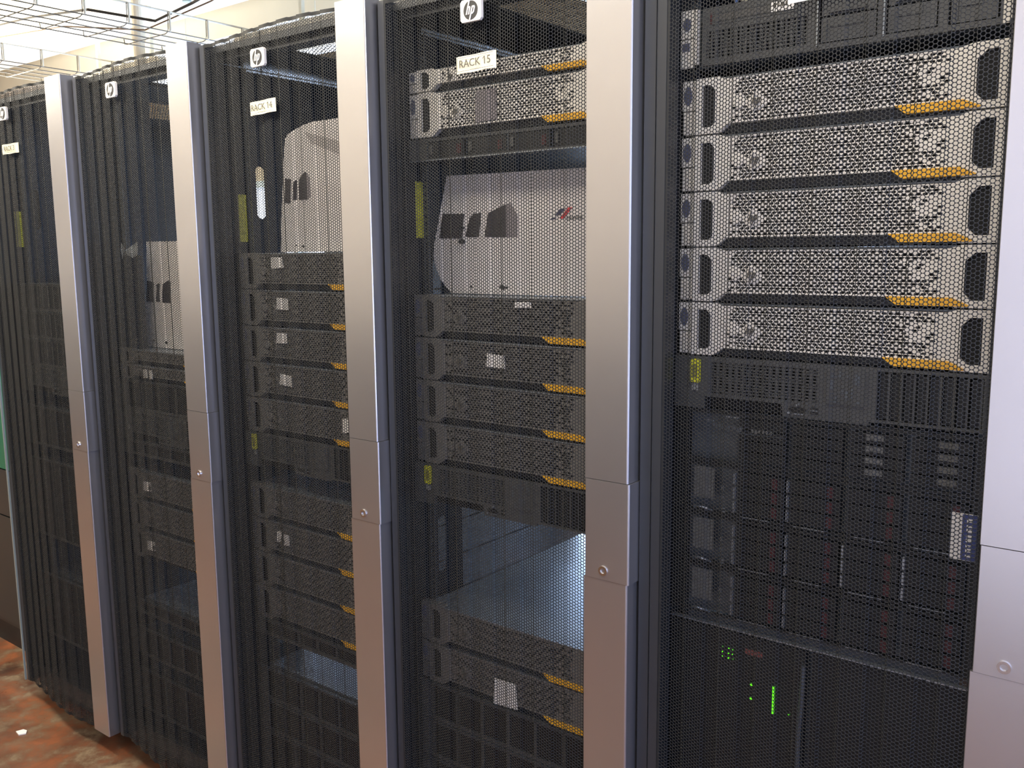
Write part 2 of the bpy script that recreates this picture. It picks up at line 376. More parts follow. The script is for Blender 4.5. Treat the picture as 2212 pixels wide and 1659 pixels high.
df.box(.118, .60, .052, .066, ZT-.022, ZT-.010); df.box(.118, .60, .052, .066, ZB+.004, ZB+.05)
df.box(.590, .684, .0405, .066, ZB, ZT-.003)
DOORF = df.mesh('door', FRAME)
DOORGAP = MB().box(.6856, .6880, .042, .058, ZB, ZT-.01).mesh('hinge_gasket', INNER)

def flag_ones(me, txt, size):
    # the default typeface draws 1 as a bare stroke: give it its flag
    n = txt.count('1')
    if not n: return
    zs = [v.co.z for v in me.vertices]; top = max(zs); xs = sorted(v.co.x for v in me.vertices); W_ = xs[-1]-xs[0]
    pre = text_mesh(txt[:txt.index('1')+1], size, .0002, INK); px = [v.co.x for v in pre.vertices]; wpre = max(px)-min(px)
    x1 = xs[0] + wpre; bm = bmesh.new(); bm.from_mesh(me); y = min(v.co.y for v in me.vertices); t_ = size*.085
    P = [(x1-t_, top), (x1-t_, top-t_*1.2), (x1-t_*3.2, top-t_*3.2), (x1-t_*3.2, top-t_*2.1)]
    bm.faces.new([bm.verts.new((a, y, b)) for a, b in reversed(P)]); bm.to_mesh(me); bm.free()
def label_plate(w, h, txt, m, border=True, tilt=0.0, ink=GREYINK, size=.020):
    b = MB(); n = 8; i = 0
    for k in range(n):                                # slightly wavy tape
        xa, xb = -w/2 + w*k/n, -w/2 + w*(k+1)/n; ya, yb = -.0013*math.sin(k*1.3), -.0013*math.sin((k+1)*1.3)
        b.face([(xa, ya, -h/2), (xb, yb, -h/2), (xb, yb, h/2), (xa, ya, h/2)])
        b.face([(xa, ya+.0012, h/2), (xb, yb+.0012, h/2), (xb, yb+.0012, -h/2), (xa, ya+.0012, -h/2)])
    me = b.mesh('rack_label', m)
    t = text_mesh(txt, size, .0002, ink); flag_ones(t, txt, size)
    for v in t.vertices: v.co.y -= .0034
    if border:
        bb = MB(); e = .004; tt = .0006
        X0, X1, Z0, Z1 = -w/2+e, w/2-e*.6, -h/2+e*.7, h/2-e*.7
        for q in ((X0,X1,Z0,Z0+tt),(X0,X1,Z1-tt,Z1),(X0,X0+tt,Z0,Z1)):
            bb.box(q[0], q[1], -.0034, -.0030, q[2], q[3])
        bm_ = bb.mesh('label_border', ink)
    else: bm_ = None
    return me, t, bm_

U0 = 0.079; U = 0.04445
def zt(t): return U0 + U*t

# ------------------------------------------------------------------ rack shell
def brace(x0, x1, zs):
    b = MB(); holes = [obround(.1835, zc, .028, .13) for zc in zs]
    b.plate([(.151,.09),(.252,.09),(.252,1.94),(.151,1.94)], holes, x0, x1, axis='x'); return b
def upright(x0, x1, y0, y1):
    b = MB(); b.box(x0, x1, y0, y1, .08, 1.947); return b
def rail(x0, x1):                                      # front mounting rail with square holes
    b = MB(); holes = []
    z = .09; k = 0; steps = (.0159, .0159, .01265)
    cx = (x0+x1)/2; h = .0044
    while z < 1.93:
        holes.append([(cx-h,z-h),(cx+h,z-h),(cx+h,z+h),(cx-h,z+h)]); z += steps[k % 3]; k += 1
    # build as a ladder of strips (robust and light)
    zs = .08
    b.box(x0, cx-h, .142, .1445, .08, 1.94); b.box(cx+h, x1, .142, .1445, .08, 1.94)
    for hh in holes:
        b.box(cx-h, cx+h, .142, .1445, zs, hh[0][1]); zs = hh[2][1]
    return b
SH = {}
def shell_meshes():
    SH['base'] = MB().box(.0965,.680,.067,1.0,.035,.075).mesh('base', INNER)
    rf = MB(); rf.box(.0965,.680,.067,.108,1.948,1.958).box(.0965,.310,.108,1.0,1.948,1.958).box(.310,.680,.60,1.0,1.948,1.958).box(.656,.680,.108,.60,1.948,1.958)
    rf.box(.0985,.680,.0668,.070,1.955,1.983)
    SH['roof'] = rf.mesh('roof', INNER)
    xs = [(.30, 0), (.66, 0)]
    vent = hex_sheet('roof_vent', [(0,0),(.346,0)], 0, .492, .0095, .0082, .0038, .0003, .002, INNER)
    vent.transform(Matrix(((1,0,0,.310),(0,0,1,.108),(0,1,0,1.953),(0,0,0,1)))); SH['roof_vent'] = vent
    SH['brace_l'] = brace(.0966, .0990, (.45, .855, 1.25, 1.65)).mesh('side_brace', NAVY); SH['brace_d'] = brace(.0966, .0990, (.45, .85, 1.42)).mesh('side_brace', NAVY); SH['brace_b'] = brace(.0966, .0990, (.45,)).mesh('side_brace', NAVY)
    SH['post'] = [upright(*a).mesh('upright', INNER) for a in ((.0966,.1005,.068,.15),(.660,.680,.07,.10),(.0966,.12,.94,.99),(.65,.680,.94,.99))]
    SH['rail'] = [rail(.0992,.1155).mesh('mounting_rail', DSTEEL), rail(.5735,.5885).mesh('mounting_rail', DSTEEL)]
    SH['header_high'] = MB().box(.12,.65,.985,.99,1.86,1.94).mesh('rear_header', INNER)
    SH['header'] = MB().box(.12,.65,.985,.99,1.73,1.945).mesh('rear_header', INNER)
    SH['foot'] = MB().tube([(0,0,0),(0,0,.01)], .022, 10).tube([(0,0,.01),(0,0,.036)], .009, 8).mesh('foot', DSTEEL)
    SH['lip'] = MB().box(.0970,.1000,.26,.94,.55,.562).box(.0970,.1000,.26,.94,1.0,1.012).box(.0970,.1000,.26,.94,1.45,1.462).mesh('side_stringer', STEEL)
shell_meshes()

RACKS = {}
BASE = {'A': -.599, 'B': .003, 'C': .599, 'D': 1.192, 'E': 1.806, 'F': 2.412}
def make_rack(key, label, rack_label=None, badge=True):
    R = empty('server_rack', (BASE[key], 0, 0), label, 'rack', 'black server racks in a row'); RACKS[key] = R
    link('base', SH['base'], R); link('roof', SH['roof'], R); link('roof_vent', SH['roof_vent'], R)
    link('side_brace', SH[{'D': 'brace_d', 'B': 'brace_b', 'E': 'brace_b'}.get(key, 'brace_l')], R)
    for me in SH['post']: link('upright', me, R)
    for me in SH['rail']: link('mounting_rail', me, R)
    link('rear_header', SH['header_high' if key in 'AB' else 'header'], R); link('side_stringer', SH['lip'], R)
    for x in (.13, .64):
        for y in (.12, .93): link('foot', SH['foot'], R, (x, y, 0))
    D = link('door', DOORF, R); D['label'] = 'curved black mesh door'
    link('perforated_panel', SHEET, D)
    for n, me in TRIMS: o = link(n, me, D); o['label'] = 'satin silver edge trim'
    o = link('latch_handle', LATCH, D); o['label'] = 'satin silver latch handle'
    o = link('lock', LOCK, D); o['label'] = 'round chrome lock'; link('keyhole', KEYH, D)
    if key != 'F': link('hinge_gasket', DOORGAP, D)
    if badge:
        yb = -.012
        for n, me in zip(('badge', 'badge_disc', 'badge_letters'), BADGE): o = link(n, me, D, (.375, yb-.001, 1.910))
    if rack_label:
        me, t, bb = rack_label['m']; x, z = rack_label['pos']; ry = rack_label.get('rot', 0)
        for n, q in (('rack_label', me), ('label_lettering', t), ('label_border', bb)):
            if q: o = link(n, q, D, (x, -.0155, z)); o.rotation_euler = (0, -ry, 0)
            if q and n == 'rack_label': o['label'] = rack_label['l']
    return R
L3 = label_plate(.100, .028, 'RACK 3', CREAM); L14 = label_plate(.085, .028, 'RACK 14', CREAM, size=.0185)
L15 = label_plate(.088, .029, 'RACK 15', CREAM, size=.0185); LB = label_plate(.125, .030, 'Bo', PAPER, border=False, ink=INK, size=.026)
LB[1].transform(Matrix.Translation((-.040, 0, .001)))
make_rack('A', 'black server rack at the far left end, cream label RACK 3 on its mesh door', dict(m=L3, pos=(.398, 1.809), l='cream RACK 3 label'))
make_rack('B', 'black server rack between the RACK 3 and RACK 14 racks, badge but no name label')
make_rack('C', 'black server rack with the cream label RACK 14 on its door', dict(m=L14, pos=(.381, 1.808), rot=.03, l='cream RACK 14 label'))
make_rack('D', 'black server rack labelled RACK 15, a nose-shaped white cover and a lit gap inside', dict(m=L15, pos=(.382, 1.823), rot=.02, l='cream RACK 15 label'))
make_rack('E', 'black server rack full of light bezels, nearest the camera on the right', dict(m=LB, pos=(.386, 1.844), rot=.02, l='white paper label cut by the top of the picture'))
make_rack('F', 'black server rack just past the right edge, only a sliver of its door showing')
box('hinge_filler', FRAME, RACKS["E"], .0765, .0964, .030, .064, ZB, ZT-.008)
box('side_panel', INNER, RACKS['A'], .090, .0955, .07, .99, .05, 1.95)
box('side_panel', INNER, RACKS['F'], .684, .688, .07, .99, .05, 1.95)
for k, za in (('C', 1.662), ('D', 1.492), ('E', .95)): box('light_baffle', NAVY, RACKS[k], .0968, .0978, .253, .935, za, 1.94)  # added dark plates that block rear light between the racks
# yellow tape strips on the left uprights
TAPE = MB().box(0, .0008, 0, .024, 0, .115).mesh('yellow_strip', STRIPY)
for k in ('A', 'C', 'D'): o = link('yellow_strip', TAPE, RACKS[k], (.1006, .120 if k == 'D' else .112, 1.528)); o['label'] = 'yellow tape strip on the front upright'

# ------------------------------------------------------------------ equipment
XS = .1035; YF = .100
EW = .4826
def slot_grid(b, x0, x1, z0, z1, px, pz, sw, sh, solid, y=0.0, d=.002, mi=0):
    rows = max(1, int(round((z1-z0)/pz))); pz = (z1-z0)/rows
    for r in range(rows):
        za, zb = z0+r*pz, z0+(r+1)*pz; off = (px/2 if r % 2 else 0); x = x0
        edges = [x0]
        q = x0 + (off if off else px)
        while q < x1-px*.3: edges.append(q); q += px
        edges.append(x1)
        for xa, xb in zip(edges[:-1], edges[1:]):
            cx, cz = (xa+xb)/2, (za+zb)/2
            if (xb-xa) < px*.8 or solid(cx, cz):
                b.face([(xa,y,za),(xb,y,za),(xb,y,zb),(xa,y,zb)], mi); continue
            w, h = sw/2, sh/2; c = h*.9
            o = [(xa,cz),(xa,za),(xb,za),(xb,cz),(xb,zb),(xa,zb)]
            i_ = [(cx-w,cz),(cx-w+c,cz-h),(cx+w-c,cz-h),(cx+w,cz),(cx+w-c,cz+h),(cx-w+c,cz+h)]
            n = len(b.v)
            b.v += [(u,y,v) for u,v in o] + [(u,y,v) for u,v in i_] + [(u,y+d,v) for u,v in i_]
            for e in range(6):
                f = (e+1) % 6
                b.f.append((n+e, n+f, n+6+f, n+6+e)); b.m.append(mi); b.f.append((n+6+e, n+6+f, n+12+f, n+12+e)); b.m.append(mi)

def bezel_meshes(nu, m, seed):
    H = nu*U - .0014; rnd = random.Random(seed)
    lo = .0145 if nu == 2 else .0125; ti = .0045 if nu == 2 else .004
    out = {}
    b = MB()
    # two end pieces with grip slots, plus rails above and below the slotted field
    sl = [(.0385, H*.13), (.054, H*.13), (.061, H*.13+.006), (.061, H*.87-.008), (.053, H*.87), (.0385, H*.87)]
    left = [(.028,.0012),(.064,.0012),(.070,.003),(.084,lo),(.087,lo),(.087,H-ti),(.080,H-ti),(.068,H),(.028,H)]
    b.plate(left, [sl], 0, .020)
    sr = [(.4380, H*.13+.010), (.448, H*.13), (.4655, H*.13), (.4655, H*.88), (.450, H*.88), (.4380, H*.88-.012)]
    right = [(.408,lo),(.414,lo),(.428,.0012),(.4780,.0012),(.4780,H),(.432,H),(.418,H-ti),(.408,H-ti)]
    b.plate(right, [sr], 0, .020)
    b.box(.087,.408,0,.020,lo,lo+.002); b.box(.087,.408,0,.020,H-ti-.0018,H-ti)
    def solid(x, z):
        for cx in ((.130, .102) if nu == 2 else (.118,)):
            if (x-cx)**2 + (z-H*.5)**2 < (.015 if cx > .11 else .010)**2: return True
        e = min((x-.087)/.040, (.408-x)/.085); return rnd.random() > .40 + .85*e
    slot_grid(b, .087, .408, lo+.002, H-ti-.0018, .0095, .0047, .0080, .0035, solid, y=.0008)
    out['bezel'] = b.mesh('bezel', m)
    out['bezel_backing'] = MB().box(.087,.408,.006,.022,lo+.001,H-ti-.001).mesh('bezel_backing', RECESS)
    out['grip_recess'] = MB().plate(sl, [], .004, .019).mesh('grip_recess', RECESS)  # black plates fill both grip slots, painting in their shade
    out['grip_shade_b'] = MB().plate(sr, [], .004, .019).mesh('grip_recess', RECESS)
    e = MB(); zc = H*.45
    e.box(.002,.024,.004,.022,zc+.001,H-.001); e.box(.003,.024,.005,.022,.0025,zc-.001)
    e.box(.013,.0145,.002,.004,.006,zc-.004); e.box(.019,.0205,.002,.004,.006,zc-.004)
    out['ear_latch'] = e.mesh('ear_latch', m)
    out['ear_badge'] = MB().disc(.012, H*.72, H*.17, .0032, .004, 16, rx=.007).mesh('ear_badge', BLUEL)
    out['pull_tab'] = MB().plate([(.334,lo+.001),(.350,.0032),(.444,.0030),(.446,.0050),(.424,lo+.0005)], [], -.002, .018).mesh('pull_tab', YELLOW)
    out['base_lip'] = MB().plate([(.062,.0012),(.43,.0012),(.412,lo-.001),(.084,lo-.001)], [], .012, .02).mesh('base_lip', INNER)
    out['top_lip'] = MB().box(.07,.43,(.0005 if m is DBEZ else .006),.0205,H-.0032,H-.0008).mesh('top_lip', STEEL if m is DBEZ else DSTEEL)  # paler steel on dark bezels paints in light caught by their top edges
    d = MB(); d.disc(.130 if nu == 2 else .118, H*.5, .0125 if nu == 2 else .010, -.0012, .001, 20)
    if nu == 2: d.disc(.102, H*.5, .0085, -.0012, .001, 16)
    out['logo_disc'] = d.mesh('logo_disc', m)
    lm = BADGE[2].copy(); s = (.0125 if nu == 2 else .010)/.0158*.9
    lm.transform(Matrix.Translation((.130 if nu == 2 else .118, .0048, H*.5)) @ Matrix.Scale(s, 4)); lm.materials.clear(); lm.materials.append(GREYINK); lm.name = 'logo_letters'
    lm.transform(Matrix.Translation((0, -.0012-.0018, 0)))
    out['logo_letters'] = lm
    return out
def chassis_mesh(nu, m, depth=.84):
    H = nu*U - .0014
    return MB().box(.022,.461,.022,depth,.0008,H-.0012).box(0,.022,.038,.041,.001,H).box(.461,EW,.038,.041,.001,H).mesh('chassis', m)
BZ = {('L',2): bezel_meshes(2, LBEZ, 1), ('L',1): bezel_meshes(1, LBEZ, 2), ('D',2): bezel_meshes(2, DBEZ, 3), ('D',1): bezel_meshes(1, DBEZ, 4)}
CH = {(n, k): chassis_mesh(n, mm) for n in (1, 2) for k, mm in (('s', STEEL), ('d', DSTEEL))}
STICK = MB().plate([(-.022,-.014),(.024,-.012),(.021,.015),(-.020,.014)], [], -.0012, 0).mesh('sticker', PAPER)

def bezel_server(key, top, nu, kind, label, ch='s', stickers=(), group=None):
    z = zt(top-nu)
    t = empty('storage_server', (BASE[key]+XS, YF, z+.0007), label, 'server', group)
    c = link('chassis', CH[(nu, ch)], t)
    for n, me in BZ[(kind, nu)].items():
        o = link(n.replace('_b', '') if n == 'grip_shade_b' else n, me, t)
        if n == 'pull_tab': o['label'] = 'amber yellow pull tab'
        if n == 'ear_badge': o['label'] = 'small blue oval badge'
    for (x, zz, sx, sz, rot, m2) in stickers:
        o = link('sticker', STICK, t, (x, -.0006, zz)); o.scale = (sx, 1, sz); o.rotation_euler = (0, rot, 0); o['label'] = 'white paper sticker'
        if m2: o.material_slots[0].link = 'OBJECT'; o.material_slots[0].material = m2; o['label'] = 'grey translucent sticker'
    return t
G5 = 'two-unit bezel servers'
pos16 = ['topmost of the five light-bezel servers in the rack nearest the camera', 'second from the top of the five light-bezel servers in the nearest rack',
         'middle one of the five light-bezel servers in the nearest rack', 'fourth from the top of the five light-bezel servers in the nearest rack',
         'lowest of the five light-bezel servers, right above the yellow-tagged server']
for i, l in enumerate(pos16): bezel_server('E', 38-2*i, 2, 'L', 'wide silver-grey server, ' + l, group='light bezel servers')
bezel_server('D', 40, 1, 'L', 'slim light bezel server behind the RACK 15 label, topmost in that rack', group='light bezel servers')
bezel_server('D', 39, 2, 'L', 'light bezel server with a grey sticker, just under the slim one in RACK 15', stickers=[(.205, .046, 1.15, 2.1, .03, MAUVE)], group='light bezel servers')
for t_, l, st in ((30, 'right below the RACK 15 cover', [(.29, .073, .9, .4, 0, None)]), (28, 'with white sticker, second of four below the RACK 15 cover', [(.222, .050, 1.05, .95, .06, None)]),
                  (26, 'no sticker, third of four under the white cover in RACK 15', []), (24, 'directly above the yellow-tagged server in RACK 15', [])):
    bezel_server('D', t_, 2, 'D', 'dull grey server ' + l, stickers=st, group='dark bezel servers')
for t_, l, st in ((15, 'with wide bare metal lid under the RACK 15 gap', []), (13, 'with a big white sticker on its face, low in RACK 15', [(.238, .030, 1.35, 2.0, 0, None)])):
    bezel_server('D', t_, 2, 'D', 'dark two-unit server ' + l, stickers=st, group='dark bezel servers')
c14 = [(.155, .063, 1., .95, .0, None), (.168, .055, 1., 1., .08, None), (.160, .062, .9, .9, 0, None), (.170, .050, 1.1, .95, .1, None), (.375, .050, .5, 1.2, 0, None)]
d14 = ['topmost of the five stacked under the white cover in RACK 14', 'second of the five stacked under the white cover in RACK 14', 'middle of the five stacked under the white cover in RACK 14',
       'fourth of the five stacked under the white cover in RACK 14', 'last of five under the RACK 14 cover, sticker by the trim']
for i in range(5): bezel_server('C', 32-2*i, 2, 'D', 'dull grey server, ' + d14[i], stickers=[c14[i]], group='dark bezel servers')
e14 = ['topmost of the lower four in RACK 14, below the yellow-tagged server', 'second of the lower four in RACK 14, two small pale stickers on it', 'third of the lower four in RACK 14', 'lowest of the lower four in RACK 14']
for i in range(4): bezel_server('C', 19-2*i, 2, 'D', 'dark server, ' + e14[i], ch='s', stickers=([(.118,.052,.45,1.0,0,None),(.145,.048,.45,1.0,0,None)] if i == 1 else []), group='dark bezel servers')
bezel_server('B', 26, 1, 'D', 'slim dark server directly under the white cover left of the RACK 14 rack', group='dark bezel servers')
bezel_server('B', 25, 1, 'D', 'slim dark server with pale stickers, second below the white cover left of RACK 14', stickers=[(.145,.020,.45,.9,0,None),(.172,.019,.35,.9,0,None)], group='dark bezel servers')
f13 = ['with pale sticker, upper of three low down left of RACK 14', 'middle of three low down left of the RACK 14 rack', 'lowest of three low down left of RACK 14']
for i in range(3): bezel_server('B', 18-2*i+ (1 if i < 0 else 0), 2, 'D', 'dark server ' + f13[i], ch='d', stickers=([(.115,.045,.9,1.0,0,None)] if i != 1 else []), group='dark bezel servers')

# ---- dark two-unit servers with a louvred face
def drive_server_meshes():
    H = 2*U - .0014; o = {}
    f = MB()
    face = [(.002,.001),(.053,.001),(.053,.021),(.186,.021),(.188,.001),(.320,.001),(.320,.006),(.480,.006),(.480,H),(.002,H)]
    f.plate(face, [chamf(.064,.242,.026,H-.008,.001), chamf(.330,.472,.010,H-.005,.001)], 0, .006)
    o['face'] = f.mesh('face', CARBON)
    g = MB()
    slot_grid_straight(g, .064, .242, .026, H-.008, 16, 11, .62, .55)
    o['grille'] = g.mesh('grille', CARBON)
    o['face_backing'] = MB().box(.02,.47,.012,.020,.003,H-.002).mesh('face_backing', RECESS)
    c = MB(); c.plate(chamf(.256,.312,.028,H-.006,.002), [], -.003, .001); o['control_panel'] = c.mesh('control_panel', CARBON)
    k = MB()
    for a, q, w, h in ((.262,.052,.004,.013),(.270,.034,.003,.008),(.277,.046,.005,.004),(.285,.036,.004,.014),(.292,.040,.004,.014),(.299,.060,.006,.016),(.263,.070,.008,.003),(.275,.068,.003,.010),(.287,.070,.004,.004),(.300,.032,.006,.003),(.268,.031,.010,.002)):
        k.box(a, a+w, -.0038, -.003, q, q+h)
    o['panel_buttons'] = k.mesh('panel_buttons', DSTEEL)
    v = MB(); v.plate([(.197,.014),(.203,.018),(.220,.018),(.226,.014),(.221,.009),(.202,.009)], [], -.0012, .001); o['video_port'] = v.mesh('video_port', BLACK)
    v = MB(); v.box(.232,.244,-.0008,.001,.016,.020).box(.232,.244,-.0008,.001,.009,.013); o['usb_ports'] = v.mesh('usb_ports', BLACK)
    s = MB(); s.disc(.198,.0075,.0022,-.003,.001,10).disc(.212,.0215,.0022,-.003,.001,10).box(.205,.222,-.002,.001,.0065,.0078).box(.233,.243,-.002,.001,.0142,.0152); o['port_screws'] = s.mesh('port_screws', STEEL)
    o['ear'] = MB().box(0,.024,-.004,.004,.0015,H-.001).mesh('ear', CARBON)
    o['asset_tag'] = MB().plate(chamf(.029,.0465,.044,.083,.002), [], -.005, -.0015).mesh('asset_tag', LEMON)
    o['asset_tag_print'] = MB().box(.032,.042,-.0055,-.005,.052,.074).mesh('asset_tag_print', mat('olive_print', (.28,.27,.04), 0, .6, .3, 300))
    o['small_sticker'] = MB().box(.031,.042,-.002,-.0002,.030,.042).mesh('small_sticker', mat('grey_sticker', (.32,.32,.30), 0, .6, .1, 100))
    o['bay_rib'] = MB().box(0,.003,0,.010,.010,H-.006).mesh('bay_rib', CARBON)
    o['bay'] = MB().box(.002,.0135,.004,.012,.012,H-.008).box(.004,.0115,.002,.004,.060,.070).box(.004,.0115,.002,.004,.018,.040).mesh('drive_carrier', BLACK)
    return o
def slot_grid_straight(b, x0, x1, z0, z1, nx, nz, fx, fz, y=.0015, d=.004):
    px, pz = (x1-x0)/nx, (z1-z0)/nz
    for i in range(nx+1):
        w = px*(1-fx)/2; c = x0+i*px; b.box(max(x0,c-w), min(x1,c+w), y, y+d, z0, z1)
    for j in range(nz+1):
        w = pz*(1-fz)/2; c = z0+j*pz; b.box(x0, x1, y-.0008, y+d, max(z0,c-w), min(z1,c+w))
DSM = drive_server_meshes()
def drive_server(key, top, label, tagm=True):
    t = empty('rack_server', (BASE[key]+XS, YF, zt(top-2)+.0007), label, 'server', 'louvred rack servers')
    link('chassis', CH[(2,'d')], t)
    for n, me in DSM.items():
        if n in ('bay_rib', 'bay'): continue
        if n in ('asset_tag', 'asset_tag_print') and not tagm: continue
        o = link(n, me, t)
        if n in ('panel_buttons', 'port_screws', 'usb_ports'): o['kind'] = 'stuff'
        if n == 'asset_tag': o['label'] = 'bright yellow asset tag'
    for k in range(8): link('drive_carrier', DSM['bay'], t, (.331+.0176*k, 0, 0)); link('bay_rib', DSM['bay_rib'], t, (.345+.0176*k, 0, 0))
    return t
drive_server('E', 28, 'dark louvred server with yellow tag, under the light bezels of the nearest rack')
drive_server('D', 22, 'dark louvred server with yellow tag, above the empty lit gap of RACK 15')
drive_server('C', 22, 'dark louvred server with yellow tag, in RACK 14 below the grey bezels')
drive_server('B', 22, 'dark louvred server in the middle of the rack left of RACK 14', tagm=False)
drive_server('A', 24, 'dark louvred server at mid height in the RACK 3 rack', tagm=False)

# ---- top unit of the nearest rack
def top_unit():
    H = 2*U - .0014; zb = zt(38)+.018
    t = empty('rack_server', (BASE['E']+XS, YF, zb), 'dark server with disc slot and bright metal ears, top of the nearest rack', 'server')
    box('chassis', DSTEEL, t, .022,.461,.022,.70,.0008,H-.001)
    f = MB(); f.plate([(.036,0),(.480,0),(.480,H),(.036,H)], [chamf(.044,.205,.010,.052,.001), chamf(.222,.306,.008,H-.006,.001), chamf(.316,.386,.008,H-.006,.001), chamf(.398,.462,.008,H-.006,.001)], 0, .006); f.obj('face', CARBON, t)
    g = MB(); slot_grid_straight(g, .044, .205, .010, .052, 20, 8, .6, .6); g.obj('grille', CARBON, t)
    box('face_backing', RECESS, t, .04,.47,.010,.018,.003,H-.002)
    MB().plate(chamf(.050,.190,.060,.080,.001), [chamf(.054,.186,.063,.077,.001)], -.001, .0008).obj('disc_slot', CARBON, t)
    box('disc_tray', mat('disc_tray_plastic', (.085,.083,.078), 0, .45, .05, 50), t, .056,.184,-.0015,.001,.065,.075)
    box('disc_eject_strip', DRED, t, .0505,.0535,-.0018,-.001,.062,.078)
    o = box('sticker', PAPER, t, .150,.186,-.003,-.0016,.064,.078); o['label'] = 'white printed sticker'
    for k, (a, b_) in enumerate(((0, .004), (.007, .002), (.012, .0045), (.0185, .004))): box('printed_mark', GREYINK, t, .154+a, .154+a+b_, -.0034, -.003, .070, .0765)
    for x in (.220, .314): o = box('bay_edge', STEEL, t, x,x+.0022,-.002,.001,.006,H-.004); o['label'] = 'bright metal edge strip'
    for x0, x1 in ((.2235,.3055),(.3175,.3855),(.3995,.461)):
        b = box('drive_bay_cover', CARBON, t, x0+.002,x1-.002,.002,.009,.010,.044); MB().box(x0+.012,x1-.016,-.0005,.003,.050,.053).box(x0+.016,x1-.02,.0002,.003,.030,.042).box(x0+.008,x0+.011,0,.003,.014,.040).obj('bay_handle', CARBON, t)
        box('drive_bay_cover', CARBON, t, x0+.002,x1-.002,.003,.009,.047,H-.009)
    def ear(x0, x1):
        b = MB(); b.box(x0, x1, -.002, .004, 0, H*.50); b.box(x0, x1, -.002, .004, H*.52, H+.001); b.box(x1+.0015, x1+.008, -.004, .004, .004, H)
        o = b.obj('ear', LBEZ, t); o['label'] = 'bright metal ear'
    ear(0, .022); ear(.466, .474)
    o = MB().disc(.011, H*.76, .010, -.003, -.002, 16, rx=.007).obj('ear_badge', BLUEL, t); o['label'] = 'blue oval badge'
    box('ear_badge', BLUEL, t, .004,.016,-.003,-.002,H*.30,H*.44)
    # cables behind
top_unit()
t = empty('network_cable', (BASE['E']+XS+.06, .16, zt(40)), 'pale blue cable hanging above the disc-slot server of the nearest rack', 'cable')
MB().tube([(0,.0,.002),(.002,.01,.045),(.0,.015,.085)], .0035, 8).obj('cable', mat('pale_blue_cable', (.35,.5,.8), 0, .4), t)
MB().tube([(.035,.0,.002),(.037,.01,.045),(.036,.015,.085)], .007, 8).obj('cable', mat('blue_cable', (.10,.2,.42), 0, .4), t)

# ---- one-unit drive box in RACK 15, above the white cover
t = empty('drive_box', (BASE['D']+XS, YF, zt(36)), 'flat dark one-unit drive box above the white cover in RACK 15', 'server')
H = U-.0014
box('chassis', INNER, t, .022,.461,.010,.70,.0008,H-.0012)
MB().plate([(0,0),(EW,0),(EW,H),(0,H)], [chamf(.05,.46,.004,H-.006,.001)], 0, .004).obj('face', CARBON, t)
box('face_backing', RECESS, t, .04,.47,.012,.020,.003,H-.002)
for k in range(4):
    x = .052+.102*k
    b = box('drive_carrier', BLACK, t, x,x+.098,.002,.010,.0045,H-.007)
    box('latch', DRED, t, x+.078,x+.088,.0005,.002,.010,.028); box('carrier_edge', DSTEEL, t, x+.0,x+.0015,0,.002,.005,H-.007)
    MB().box(x+.006,x+.014,0,.002,.012,.030).obj('carrier_label', mat('dim_label_%d' % k, (.10,.10,.09), 0, .6, .5, 400), t)
o = box('front_lip', STEEL, t, .004,.478,-.004,.0,-.0008,.0010); o['label'] = 'thin bright metal front edge'

